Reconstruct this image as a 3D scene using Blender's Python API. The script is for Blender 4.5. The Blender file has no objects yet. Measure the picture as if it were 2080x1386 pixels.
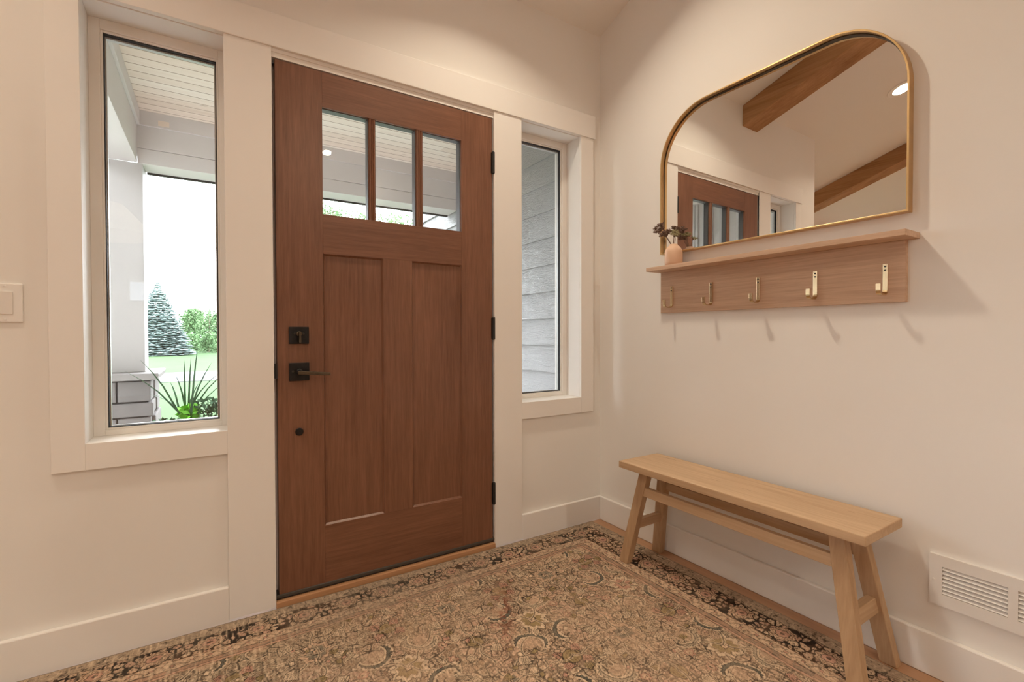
import bpy, bmesh, math, random
import numpy as np
from mathutils import Vector, Matrix
SC = bpy.context.scene
COL = SC.collection
PI = math.pi
random.seed(7)
RNG = np.random.default_rng(11)

# ------------------------------------------------------------------ camera
cam_d = bpy.data.cameras.new('camera'); cam = bpy.data.objects.new('camera', cam_d); COL.objects.link(cam)
_y, _p, _r = 0.563856, -0.014535, -0.0020004
fw = Vector((math.sin(_y)*math.cos(_p), math.cos(_y)*math.cos(_p), math.sin(_p)))
rt = Vector((math.cos(_y), -math.sin(_y), 0)); up = rt.cross(fw)
R2 = rt*math.cos(_r)+up*math.sin(_r); U2 = -rt*math.sin(_r)+up*math.cos(_r)
M = Matrix((R2, U2, -fw)).transposed().to_4x4(); M.translation = (-1.83539, -1.98642, 1.04108)
cam.matrix_world = M
cam_d.sensor_width = 36; cam_d.lens = 966.6014/2080*36; cam_d.clip_start = 0.02; cam_d.clip_end = 500
SC.camera = cam
# ------------------------------------------------------------------ view, world, sun
SC.view_settings.view_transform = 'Standard'; SC.view_settings.look = 'None'
SC.view_settings.gamma = 1; SC.view_settings.use_curve_mapping = False
SC.view_settings.exposure = 0.10
W = bpy.data.worlds.new('overcast_sky'); SC.world = W; W.use_nodes = True
bg = W.node_tree.nodes['Background']; bg.inputs[0].default_value = (0.90, 0.95, 1.0, 1); bg.inputs[1].default_value = 13.0
WARM = (1.0, 0.858, 0.655)
LAMP_W = 12.5
SC.cycles.max_bounces = 14; SC.cycles.diffuse_bounces = 7; SC.cycles.transparent_max_bounces = 24
SC.cycles.sample_clamp_indirect = 6.0
SC.cycles.use_denoising = True

# ------------------------------------------------------------------ materials
def nt(name):
    m = bpy.data.materials.new(name); m.use_nodes = True
    t = m.node_tree; b = t.nodes['Principled BSDF']
    return m, t, b
def N(t, typ, **kw):
    n = t.nodes.new(typ)
    for k, v in kw.items():
        if k.startswith('i_'):
            key = k[2:]; key = int(key) if key.isdigit() else key.replace('_', ' ')
            n.inputs[key].default_value = v
        else: setattr(n, k, v)
    return n
def L(t, a, b): t.links.new(a, b)
def coords(t, scale=(1,1,1), rot=(0,0,0), loc=(0,0,0), src='Object'):
    c = N(t, 'ShaderNodeTexCoord'); mp = N(t, 'ShaderNodeMapping')
    mp.inputs['Scale'].default_value = scale; mp.inputs['Rotation'].default_value = rot; mp.inputs['Location'].default_value = loc
    L(t, c.outputs[src], mp.inputs['Vector']); return mp.outputs[0]
def ramp(t, fac, stops):
    r = N(t, 'ShaderNodeValToRGB'); e = r.color_ramp.elements
    while len(e) < len(stops): e.new(0.5)
    for i, (p, c) in enumerate(stops): e[i].position = p; e[i].color = (*c, 1) if len(c) == 3 else c
    L(t, fac, r.inputs[0]); return r.outputs[0]
def bump(t, b, h, strength=0.2, dist=0.002):
    n = N(t, 'ShaderNodeBump'); n.inputs['Strength'].default_value = strength; n.inputs['Distance'].default_value = dist
    L(t, h, n.inputs['Height']); L(t, n.outputs[0], b.inputs['Normal'])
def plain(name, col, rough=0.5, metal=0.0, spec=0.5, var=0.03, vs=6.0, bs=0.0, bscale=300, emit=None):
    m, t, b = nt(name)
    no = N(t, 'ShaderNodeTexNoise', i_Scale=vs, i_Detail=4.0); L(t, coords(t), no.inputs['Vector'])
    c0 = tuple(max(0, c*(1-var)) for c in col); c1 = tuple(min(1, c*(1+var)) for c in col)
    L(t, ramp(t, no.outputs[0], [(0.3, c0), (0.7, c1)]), b.inputs['Base Color'])
    b.inputs['Roughness'].default_value = rough; b.inputs['Metallic'].default_value = metal
    b.inputs['Specular IOR Level'].default_value = spec
    if bs:
        n2 = N(t, 'ShaderNodeTexNoise', i_Scale=float(bscale), i_Detail=2.0); L(t, coords(t), n2.inputs['Vector'])
        bump(t, b, n2.outputs[0], bs, 0.001)
    if emit:
        b.inputs['Emission Color'].default_value = (*emit[0], 1); b.inputs['Emission Strength'].default_value = emit[1]
    return m
def wood(name, dark, light, axis='z', scale=1.0, rough=0.45, streak=0.55, knots=None, spec=0.4, bs=0.08, blotch=0.5):
    """grain running along the given axis of object space"""
    m, t, b = nt(name)
    hi, lo = 60*scale, 2.2*scale
    s = {'x': (lo, hi, hi), 'y': (hi, lo, hi), 'z': (hi, hi, lo)}[axis]
    n1 = N(t, 'ShaderNodeTexNoise', i_Scale=1.0, i_Detail=6.0, i_Roughness=0.6, i_Distortion=0.4); L(t, coords(t, s), n1.inputs['Vector'])
    s2 = tuple(v*4.5 for v in s); n2 = N(t, 'ShaderNodeTexNoise', i_Scale=1.0, i_Detail=3.0); L(t, coords(t, s2), n2.inputs['Vector'])
    s3 = {'x': (1.2, 7, 7), 'y': (7, 1.2, 7), 'z': (7, 7, 1.2)}[axis]
    n3 = N(t, 'ShaderNodeTexNoise', i_Scale=1.0, i_Detail=3.0, i_Distortion=0.8); L(t, coords(t, s3), n3.inputs['Vector'])
    a = N(t, 'ShaderNodeMath', operation='MULTIPLY_ADD'); a.inputs[1].default_value = streak; L(t, n1.outputs[0], a.inputs[0])
    a2 = N(t, 'ShaderNodeMath', operation='MULTIPLY'); a2.inputs[1].default_value = 0.35; L(t, n2.outputs[0], a2.inputs[0]); L(t, a2.outputs[0], a.inputs[2])
    a3 = N(t, 'ShaderNodeMath', operation='MULTIPLY_ADD'); a3.inputs[1].default_value = blotch; L(t, n3.outputs[0], a3.inputs[0]); L(t, a.outputs[0], a3.inputs[2])
    tot = streak*0.5+0.175+blotch*0.5
    mid = tuple((d+l)/2 for d, l in zip(dark, light))
    c = ramp(t, a3.outputs[0], [(tot-0.22, dark), (tot, mid), (tot+0.2, light)])
    L(t, c, b.inputs['Base Color']); b.inputs['Roughness'].default_value = rough; b.inputs['Specular IOR Level'].default_value = spec
    if bs: bump(t, b, a.outputs[0], bs, 0.001)
    return m
def glass(name='clear_glass', tint=(0.985, 0.987, 0.985), ior=1.5):
    m = bpy.data.materials.new(name); m.use_nodes = True; t = m.node_tree; t.nodes.clear()
    o = N(t, 'ShaderNodeOutputMaterial'); mx = N(t, 'ShaderNodeMixShader'); tr = N(t, 'ShaderNodeBsdfTransparent'); g = N(t, 'ShaderNodeBsdfGlossy')
    tr.inputs[0].default_value = (*tint, 1); g.inputs['Roughness'].default_value = 0.0
    ge = N(t, 'ShaderNodeNewGeometry'); dt = N(t, 'ShaderNodeVectorMath', operation='DOT_PRODUCT'); L(t, ge.outputs['Incoming'], dt.inputs[0]); L(t, ge.outputs['True Normal'], dt.inputs[1])
    ab = N(t, 'ShaderNodeMath', operation='ABSOLUTE'); L(t, dt.outputs['Value'], ab.inputs[0]); iv = N(t, 'ShaderNodeMath', operation='SUBTRACT'); iv.inputs[0].default_value = 1; L(t, ab.outputs[0], iv.inputs[1])
    pw = N(t, 'ShaderNodeMath', operation='POWER'); pw.inputs[1].default_value = 5; L(t, iv.outputs[0], pw.inputs[0])
    f = N(t, 'ShaderNodeMath', operation='MULTIPLY_ADD'); f.inputs[1].default_value = 0.96; f.inputs[2].default_value = ((ior-1)/(ior+1))**2; L(t, pw.outputs[0], f.inputs[0])
    L(t, f.outputs[0], mx.inputs[0]); L(t, tr.outputs[0], mx.inputs[1]); L(t, g.outputs[0], mx.inputs[2]); L(t, mx.outputs[0], o.inputs[0])
    return m

m_wall = plain('white_wall_paint', (0.80, 0.785, 0.76), 0.75, var=0.008, vs=2, bs=0.04, bscale=220, spec=0.25)
m_ceil = plain('ceiling_paint', (0.80, 0.78, 0.755), 0.9, var=0.008, vs=2, bs=0.04, bscale=260, spec=0.15)
m_trim = plain('satin_trim_paint', (0.82, 0.805, 0.785), 0.38, var=0.008, vs=3, spec=0.4)
m_vinyl = plain('window_vinyl', (0.84, 0.82, 0.79), 0.4, var=0.006, spec=0.35)
m_gasket = plain('black_gasket', (0.012, 0.012, 0.016), 0.5)
m_greygasket = plain('grey_glazing_channel', (0.10, 0.10, 0.105), 0.4, spec=0.5)
m_spacer = plain('window_spacer', (0.55, 0.55, 0.54), 0.35, metal=0.6)
m_black = plain('oil_rubbed_bronze', (0.028, 0.027, 0.028), 0.38, metal=0.75, var=0.2, vs=40)
m_bronze = plain('worn_bronze', (0.11, 0.085, 0.06), 0.33, metal=0.9, var=0.25, vs=30)
m_blackp = plain('flat_black_metal', (0.01, 0.01, 0.01), 0.5)
m_screw = plain('bronze_screw', (0.06, 0.055, 0.05), 0.35, metal=0.8)
m_door_v = wood('stained_fir_vertical', (0.118, 0.046, 0.023), (0.245, 0.112, 0.064), 'z', 1.6, rough=0.36, spec=0.5, bs=0.10, blotch=0.4)
m_door_h = wood('stained_fir_horizontal', (0.118, 0.046, 0.023), (0.245, 0.112, 0.064), 'x', 1.6, rough=0.36, spec=0.5, bs=0.10, blotch=0.4)
m_sweep = plain('rubber_sweep', (0.06, 0.05, 0.042), 0.45)
m_sill = wood('oak_sill', (0.36, 0.18, 0.085), (0.52, 0.29, 0.15), 'x', 0.8, rough=0.4)
m_bench = wood('natural_elm', (0.42, 0.275, 0.16), (0.62, 0.44, 0.28), 'y', 0.55, rough=0.55, spec=0.3, blotch=0.35, streak=0.5)
m_bench_v = wood('natural_elm_leg', (0.37, 0.23, 0.125), (0.58, 0.395, 0.24), 'z', 0.55, rough=0.55, spec=0.3, blotch=0.35, streak=0.5)
m_bench_x = wood('natural_elm_cross', (0.37, 0.23, 0.125), (0.58, 0.395, 0.24), 'x', 0.55, rough=0.55, spec=0.3, blotch=0.35, streak=0.5)
m_oak = wood('white_oak', (0.46, 0.30, 0.20), (0.68, 0.485, 0.35), 'y', 1.0, rough=0.5, spec=0.3, blotch=0.12, streak=0.75, bs=0.15)
m_beam = wood('beam_oak', (0.27, 0.125, 0.048), (0.47, 0.265, 0.125), 'y', 0.35, rough=0.6, spec=0.25, blotch=0.6)
m_gold = plain('brushed_brass', (0.62, 0.42, 0.20), 0.33, metal=0.9, var=0.05, vs=20)
m_hook = plain('champagne_brass', (0.66, 0.52, 0.32), 0.27, metal=1.0, var=0.06, vs=30)
m_golddark = plain('frame_rebate', (0.05, 0.03, 0.015), 0.5)
m_vase = plain('peach_ceramic', (0.70, 0.47, 0.33), 0.55, var=0.02)
m_stem = plain('dried_stem', (0.17, 0.10, 0.07), 0.8, var=0.2, vs=60)
m_head = plain('dried_umbel', (0.20, 0.125, 0.10), 0.9, var=0.45, vs=200)
m_head2 = plain('dried_pale_umbel', (0.33, 0.30, 0.17), 0.9, var=0.3, vs=200)
m_vent = plain('vent_enamel', (0.76, 0.745, 0.72), 0.45, var=0.005, spec=0.4)
m_ventdark = plain('vent_duct', (0.10, 0.09, 0.08), 0.8)
m_switch = plain('switch_plastic', (0.80, 0.785, 0.765), 0.35, var=0.004)
m_porchwhite = plain('porch_white_paint', (0.64, 0.60, 0.58), 0.55, var=0.02, vs=3, bs=0.1, bscale=60)
m_colpaint = plain('darkened_white_paint', (0.48, 0.455, 0.44), 0.6, var=0.02, vs=3, bs=0.1, bscale=60)  # same white as the beam, darkened to offset the strong sky light
m_extwhite = plain('pale_batten_siding', (0.24, 0.235, 0.235), 0.6, var=0.02)
m_stone = plain('grey_stone', (0.19, 0.173, 0.166), 0.85, var=0.14, vs=5, bs=0.5, bscale=45)
m_mortar = plain('mortar', (0.085, 0.08, 0.078), 0.9, var=0.1)
m_cap = plain('limestone_cap', (0.27, 0.25, 0.24), 0.8, var=0.08, vs=7, bs=0.4, bscale=40)
m_conc = plain('porch_concrete', (0.72, 0.69, 0.66), 0.85, var=0.06, vs=4)
m_road = plain('pale_driveway', (0.075, 0.073, 0.08), 0.9, var=0.05, vs=1.5)
m_lawn = plain('lawn_grass', (0.048, 0.086, 0.036), 0.95, var=0.14, vs=0.6, spec=0.1)
m_spruce = plain('blue_spruce_needles', (0.165, 0.215, 0.205), 0.9, var=0.25, vs=2.2, spec=0.1)
m_bark = plain('grey_bark', (0.30, 0.24, 0.20), 0.9, var=0.2, vs=8)
m_leafa = plain('light_green_leaves', (0.115, 0.20, 0.09), 0.8, var=0.3, vs=2.0, spec=0.2)
m_leafb = plain('deep_green_leaves', (0.065, 0.125, 0.07), 0.8, var=0.35, vs=2.0, spec=0.2)
m_blade = plain('spike_blade', (0.055, 0.13, 0.06), 0.55, var=0.3, vs=9)
m_lime = plain('lime_leaf', (0.16, 0.50, 0.03), 0.5, var=0.25, vs=20)
m_pot = plain('planter_resin', (0.10, 0.10, 0.10), 0.6)
m_shade = plain('linen_shade', (0.80, 0.74, 0.66), 0.85, emit=((1.0, 0.80, 0.62), 0.5))
m_lens = plain('downlight_lens', (0.9, 0.9, 0.88), 0.5, emit=((1.0, 0.93, 0.85), 14.0))
m_bulb = plain('bulb_glow', (0.9, 0.9, 0.88), 0.5, emit=((1.0, 0.88, 0.72), 20.0))
m_glass = glass(); m_dimglass = glass('dimmed_glass', (0.45, 0.47, 0.5))  # second glass darkened to dim the daylight reflected from the back window
m_mirror, _t, _b = nt('mirror_silver')
_b.inputs['Base Color'].default_value = (0.93, 0.935, 0.93, 1); _b.inputs['Metallic'].default_value = 1; _b.inputs['Roughness'].default_value = 0.0

def planks_mat(name, width, axis_across, stops, seam=(0.25, 0.15, 0.10), length=2.2, rough=0.4, seamw=0.02, grain='x', knots=0.0):
    """boards `width` wide counted along axis_across, grain along the other axis (z up)"""
    m, t, b = nt(name)
    c = N(t, 'ShaderNodeTexCoord'); sp = N(t, 'ShaderNodeSeparateXYZ'); L(t, c.outputs['Object'], sp.inputs[0])
    A = sp.outputs['Y' if axis_across == 'y' else 'X']; B = sp.outputs['X' if axis_across == 'y' else 'Y']
    d = N(t, 'ShaderNodeMath', operation='DIVIDE'); d.inputs[1].default_value = width; L(t, A, d.inputs[0])
    fl = N(t, 'ShaderNodeMath', operation='FLOOR'); L(t, d.outputs[0], fl.inputs[0])
    fr = N(t, 'ShaderNodeMath', operation='FRACT'); L(t, d.outputs[0], fr.inputs[0])
    wn = N(t, 'ShaderNodeTexWhiteNoise', noise_dimensions='1D'); L(t, fl.outputs[0], wn.inputs['W'])
    off = N(t, 'ShaderNodeMath', operation='MULTIPLY_ADD'); off.inputs[1].default_value = 7.3; L(t, wn.outputs['Value'], off.inputs[0]); L(t, B, off.inputs[2])
    ld = N(t, 'ShaderNodeMath', operation='DIVIDE'); ld.inputs[1].default_value = length; L(t, off.outputs[0], ld.inputs[0])
    lf = N(t, 'ShaderNodeMath', operation='FLOOR'); L(t, ld.outputs[0], lf.inputs[0])
    cb = N(t, 'ShaderNodeCombineXYZ'); L(t, fl.outputs[0], cb.inputs[0]); L(t, lf.outputs[0], cb.inputs[1])
    w2 = N(t, 'ShaderNodeTexWhiteNoise', noise_dimensions='2D'); L(t, cb.outputs[0], w2.inputs['Vector'])
    sc = (2.5, 45, 20) if axis_across == 'y' else (45, 2.5, 20)
    n1 = N(t, 'ShaderNodeTexNoise', i_Scale=1.0, i_Detail=5.0, i_Distortion=0.5)
    v = N(t, 'ShaderNodeVectorMath', operation='ADD'); L(t, coords(t, sc), v.inputs[0]); L(t, w2.outputs['Color'], v.inputs[1]); L(t, v.outputs[0], n1.inputs['Vector'])
    mx = N(t, 'ShaderNodeMath', operation='MULTIPLY_ADD'); mx.inputs[1].default_value = 0.5; L(t, w2.outputs['Value'], mx.inputs[0])
    h = N(t, 'ShaderNodeMath', operation='MULTIPLY'); h.inputs[1].default_value = 0.55; L(t, n1.outputs[0], h.inputs[0]); L(t, h.outputs[0], mx.inputs[2])
    col = ramp(t, mx.outputs[0], stops)
    if knots:
        kv = N(t, 'ShaderNodeTexVoronoi', i_Scale=1.0); L(t, coords(t, (2.6, 7.0, 1) if axis_across == 'y' else (7, 2.6, 1)), kv.inputs['Vector'])
        kr = ramp(t, kv.outputs['Distance'], [(0.0, (1, 1, 1)), (knots, (0.3, 0.3, 0.3)), (knots*1.8, (0, 0, 0))])
        km = N(t, 'ShaderNodeMix', data_type='RGBA'); L(t, kr, km.inputs[0]); L(t, col, km.inputs[6]); km.inputs[7].default_value = (0.30, 0.20, 0.13, 1); col = km.outputs[2]
    s1 = N(t, 'ShaderNodeMath', operation='LESS_THAN'); s1.inputs[1].default_value = seamw; L(t, fr.outputs[0], s1.inputs[0])
    sm = N(t, 'ShaderNodeMix', data_type='RGBA'); L(t, s1.outputs[0], sm.inputs[0]); L(t, col, sm.inputs[6]); sm.inputs[7].default_value = (*seam, 1)
    L(t, sm.outputs[2], b.inputs['Base Color']); b.inputs['Roughness'].default_value = rough
    return m
m_floor = planks_mat('oak_floor_boards', 0.127, 'x', [(0.2, (0.36, 0.185, 0.095)), (0.5, (0.45, 0.25, 0.135)), (0.85, (0.56, 0.33, 0.19))], length=1.1, rough=0.38, seamw=0.012)
m_plank = planks_mat('whitewashed_pine', 0.102, 'y', [(0.15, (0.66, 0.53, 0.43)), (0.5, (0.80, 0.68, 0.58)), (0.9, (0.90, 0.82, 0.74))], seam=(0.33, 0.22, 0.16), length=2.4, rough=0.6, seamw=0.075, knots=0.05)

def siding_mat():
    m, t, b = nt('grey_lap_siding')
    n1 = N(t, 'ShaderNodeTexNoise', i_Scale=1.0, i_Detail=4.0, i_Distortion=2.5, i_Roughness=0.6); L(t, coords(t, (3, 12, 48)), n1.inputs['Vector'])
    n2 = N(t, 'ShaderNodeTexNoise', i_Scale=2.0, i_Detail=2.0); L(t, coords(t), n2.inputs['Vector'])
    L(t, ramp(t, n2.outputs[0], [(0.3, (0.30, 0.295, 0.30)), (0.7, (0.34, 0.335, 0.34))]), b.inputs['Base Color'])
    b.inputs['Roughness'].default_value = 0.42
    bump(t, b, n1.outputs[0], 1.0, 0.012); return m
m_siding = siding_mat()

# ------------------------------------------------------------------ mesh building
class MB:
    def __init__(s): s.v = []; s.f = []; s.m = []
    def add(s, vs, fs, mi=0):
        o = len(s.v); s.v += [tuple(v) for v in vs]; s.f += [tuple(o+i for i in f) for f in fs]; s.m += [mi]*len(fs)
    def box(s, a, b, mi=0):
        x0, x1 = sorted((a[0], b[0])); y0, y1 = sorted((a[1], b[1])); z0, z1 = sorted((a[2], b[2]))
        s.hexa([(x0,y0,z0),(x1,y0,z0),(x1,y1,z0),(x0,y1,z0)], [(x0,y0,z1),(x1,y0,z1),(x1,y1,z1),(x0,y1,z1)], mi)
    def hexa(s, lo, hi, mi=0):
        s.add(list(lo)+list(hi), [(3,2,1,0),(4,5,6,7),(0,1,5,4),(1,2,6,5),(2,3,7,6),(3,0,4,7)], mi)
    def prism(s, poly, axis, a, b, mi=0):
        """poly: 2D list, extruded along axis from a to b"""
        def P(p, t):
            return {'x': (t, p[0], p[1]), 'y': (p[0], t, p[1]), 'z': (p[0], p[1], t)}[axis]
        n = len(poly)
        s.add([P(p, a) for p in poly]+[P(p, b) for p in poly], [tuple(range(n-1, -1, -1)), tuple(range(n, 2*n))]+[(i, (i+1) % n, n+(i+1) % n, n+i) for i in range(n)], mi)
    def lathe(s, prof, c, axis='z', seg=32, mi=0, ang=2*PI):
        """prof: (radius, height) list"""
        vs = []; fs = []
        for r, h in prof:
            for k in range(seg):
                a = 2*PI*k/seg; q = (r*math.cos(a), r*math.sin(a))
                vs.append({'z': (c[0]+q[0], c[1]+q[1], c[2]+h), 'y': (c[0]+q[0], c[1]+h, c[2]+q[1]), 'x': (c[0]+h, c[1]+q[0], c[2]+q[1])}[axis])
        n = len(prof)
        for i in range(n-1):
            for k in range(seg):
                k2 = (k+1) % seg; fs.append((i*seg+k, i*seg+k2, (i+1)*seg+k2, (i+1)*seg+k))
        fs.append(tuple(range(seg))[::-1]); fs.append(tuple((n-1)*seg+k for k in range(seg)))
        s.add(vs, fs, mi)
    def tube(s, pts, r, seg=8, mi=0):
        pts = [Vector(p) for p in pts]; rs = r if isinstance(r, (list, tuple)) else [r]*len(pts)
        vs = []; fs = []; prev = None
        for i, p in enumerate(pts):
            d = (pts[min(i+1, len(pts)-1)]-pts[max(i-1, 0)]).normalized()
            if prev is None: nrm = d.orthogonal().normalized()
            else: nrm = (prev-d*prev.dot(d)).normalized()
            prev = nrm; bi = d.cross(nrm)
            for k in range(seg):
                a = 2*PI*k/seg; vs.append(p+(nrm*math.cos(a)+bi*math.sin(a))*rs[i])
        for i in range(len(pts)-1):
            for k in range(seg):
                k2 = (k+1) % seg; fs.append((i*seg+k, i*seg+k2, (i+1)*seg+k2, (i+1)*seg+k))
        fs.append(tuple(range(seg))[::-1]); fs.append(tuple((len(pts)-1)*seg+k for k in range(seg)))
        s.add(vs, fs, mi)
    def blob(s, c, r, mi=0, seg=6, ring=4):
        prof = [(max(1e-4, math.sin(PI*i/ring))*r, -math.cos(PI*i/ring)*r) for i in range(ring+1)]
        s.lathe(prof, c, 'z', seg, mi)
    def build(s, name, mats, parent=None, bevel=0.0, seg=2, smooth=False, label=None, cat=None, group=None, kind=None):
        me = bpy.data.meshes.new(name); me.from_pydata(s.v, [], s.f)
        mats = mats if isinstance(mats, (list, tuple)) else [mats]
        for m in mats: me.materials.append(m)
        me.polygons.foreach_set('material_index', s.m)
        bm = bmesh.new(); bm.from_mesh(me); bmesh.ops.recalc_face_normals(bm, faces=bm.faces); bm.to_mesh(me); bm.free()
        if smooth:
            me.polygons.foreach_set('use_smooth', [True]*len(me.polygons))
        o = bpy.data.objects.new(name, me); COL.objects.link(o)
        if bevel:
            b = o.modifiers.new('bevel', 'BEVEL'); b.width = bevel; b.segments = seg; b.limit_method = 'ANGLE'; b.angle_limit = math.radians(40)
            b.harden_normals = False
        if parent: o.parent = parent; o.matrix_parent_inverse = Matrix.Translation(-parent.location) @ Matrix.Identity(4) if parent.type == 'EMPTY' and not parent.parent else Matrix.Identity(4)
        tag(o, label, cat, group, kind); return o
def tag(o, label=None, cat=None, group=None, kind=None):
    for k, v in (('label', label), ('category', cat), ('group', group), ('kind', kind)):
        if v: o[k] = v
def empty(name, loc, label=None, cat=None, group=None, kind=None):
    o = bpy.data.objects.new(name, None); COL.objects.link(o); o.location = loc; o.empty_display_size = 0.05
    tag(o, label, cat, group, kind); return o
def box(name, a, b, mat, parent=None, bevel=0.0, **kw):
    m = MB(); m.box(a, b); return m.build(name, mat, parent, bevel, **kw)

# ================================================================== THE ROOM
SL = 1/3.0                                   # roof pitch 4 in 12
def cz(y): return 2.700-(y-0.015)*SL
YW = 0.018                                   # face of the plaster behind the casings
WT = 0.195                                   # outside face of the front wall
# openings in the front wall
LW = (-2.1746, -1.775, 0.6964, 2.110); RW = (-0.533, -0.1333, 0.6964, 2.110); DR = (-1.636, -0.6715, 0.0, 2.100)
XE = -2.52
w = MB(); q = 0.018
def wallbox(x0, x1, z0, z1): w.box((x0, YW, z0), (x1, WT, z1))
top = cz(YW)+0.12
wallbox(XE, LW[0]-q, -0.3, top); wallbox(LW[0]-q, LW[1]+q, -0.3, LW[2]-q); wallbox(LW[0]-q, LW[1]+q, LW[3]+q, top)
wallbox(LW[1]+q, DR[0]-q, -0.3, top); wallbox(DR[0]-q, DR[1]+q, DR[3]+q, top); wallbox(DR[0]-q, DR[1]+q, -0.3, 0.0)
wallbox(DR[1]+q, RW[0]-q, -0.3, top); wallbox(RW[0]-q, RW[1]+q, -0.3, RW[2]-q); wallbox(RW[0]-q, RW[1]+q, RW[3]+q, top)
wallbox(RW[1]+q, 0.018, -0.3, top)
w.build('wall_front', m_wall, kind='structure')
box('wall_right', (0.018, -8.2, -0.3), (0.20, WT, 4.2), m_wall, kind='structure')
box('wall_return', (XE, WT, -0.3), (XE+0.17, 1.10, cz(WT)+0.1), m_wall, kind='structure')
w = MB()                                     # street wall of the great room beside the entry, with a window
for a, b, c, d in ((-7.2, -5.7, -0.3, 2.6), (-3.7, XE, -0.3, 2.6), (-5.7, -3.7, -0.3, 0.6), (-5.7, -3.7, 2.05, 2.6)): w.box((a, 0.92, c), (b, 1.10, d))
w.build('wall_front_left', m_wall, kind='structure')
w = MB()
for a, b, c, d in ((-8.2, -4.4, -0.3, 4.2), (-3.6, 1.1, -0.3, 4.2), (-4.4, -3.6, -0.3, 1.1), (-4.4, -3.6, 2.1, 4.2)): w.box((-7.2, a, c), (-7.0, b, d))
w.build('wall_left', m_wall, kind='structure')
w = MB()
for a, b, c, d in ((-7.2, -3.03, -0.3, 4.2), (-2.68, 0.2, -0.3, 4.2), (-3.03, -2.68, -0.3, 1.60), (-3.03, -2.68, 1.98, 4.2)): w.box((a, -8.2, c), (b, -8.0, d))
w.build('wall_back', m_wall, kind='structure')
box('floor', (-7.2, -8.2, -0.12), (0.2, 0.0, 0.0), m_floor, kind='structure')
box('floor_great_room', (-7.2, 0.0, -0.12), (XE, 1.1, 0.0), m_floor, kind='structure')
YR = -3.3; ZR = cz(YR)
w = MB(); T = 0.12
w.prism([(WT, cz(WT)), (YR, ZR), (YR, ZR+T), (WT, cz(WT)+T)], 'x', XE, 0.2)
w.prism([(1.1, cz(1.1)), (YR, ZR), (YR, ZR+T), (1.1, cz(1.1)+T)], 'x', -7.2, XE)
w.prism([(YR, ZR), (-8.2, ZR-(4.9)*SL), (-8.2, ZR-4.9*SL+T), (YR, ZR+T)], 'x', -7.2, 0.2)
w.build('ceiling', m_ceil, kind='structure')

# casings (flat craftsman boards) and baseboards
def trim(n, a, b, bev=0.0015): box('trim_%d' % n, a, b, m_trim, bevel=bev, kind='structure')
trim(1, (-1.789, 0, 0.008), (-1.636, YW, 2.113)); trim(2, (-0.678, 0, 0.008), (-0.5202, YW, 2.113))
trim(3, (-2.27, -0.006, 2.113), (-0.0363, YW, 2.2365), 0.002)
trim(4, (-2.2553, 0, 0.6124), (-2.1746, YW, 2.113)); trim(5, (-2.1746, 0, 0.6124), (-1.789, YW, 0.6964))
trim(6, (-0.1333, 0, 0.6124), (-0.0462, YW, 2.113)); trim(7, (-0.5202, 0, 0.6124), (-0.1333, YW, 0.6964))
def baseboard(name, a, b): box(name, a, b, m_trim, bevel=0.004, kind='structure')
baseboard('baseboard_front_left', (XE, 0, 0), (-1.789, YW, 0.130))
baseboard('baseboard_front', (-0.5202, 0, 0), (0.018, YW, 0.130))
baseboard('baseboard_right', (0, -8.0, 0), (0.018, 0.0, 0.130))

# ------------------------------------------------------------------ side windows
def ring(m, x0, x1, z0, z1, wl, wr, wb, wt, y0, y1, mi=0):
    m.box((x0, y0, z0), (x0+wl, y1, z1), mi); m.box((x1-wr, y0, z0), (x1, y1, z1), mi)
    m.box((x0+wl, y0, z0), (x1-wr, y1, z0+wb), mi); m.box((x0+wl, y0, z1-wt), (x1-wr, y1, z1), mi)
def side_window(n, o, wl, wr):
    x0, x1, z0, z1 = o
    r = empty('window_%d' % n, ((x0+x1)/2, 0.13, z0), kind='structure')
    m = MB(); ring(m, x0-q, x1+q, z0-q, z1+q, q, q, q, q, 0.0182, 0.165); m.build('jamb', m_trim, r, 0.001)
    m = MB(); ring(m, x0, x1, z0, z1, wl-.010, wr-.010, .018, .034, 0.125, 0.19)
    ring(m, x0+wl-.0102, x1-wr+.0102, z0+.0178, z1-.0338, .007, .007, .007, .007, 0.132, 0.185)
    m.build('frame', m_vinyl, r, 0.0015)
    gx0, gx1, gz0, gz1 = x0+wl-.003, x1-wr+.003, z0+.025, z1-.041
    m = MB(); ring(m, gx0, gx1, gz0, gz1, .003, .003, .003, .0045, 0.137, 0.160); m.build('gasket', m_gasket, r)
    m = MB(); ring(m, gx0+.003, gx1-.003, gz0+.003, gz1-.0045, .0035, .0035, .002, .006, 0.150, 0.166); m.build('spacer', m_spacer, r)
    box('pane', (gx0+.002, 0.1450, gz0+.002), (gx1-.002, 0.1455, gz1-.003), m_glass, r)
    return r
side_window(1, LW, 0.041, 0.038); side_window(2, RW, 0.038, 0.041)
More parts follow.
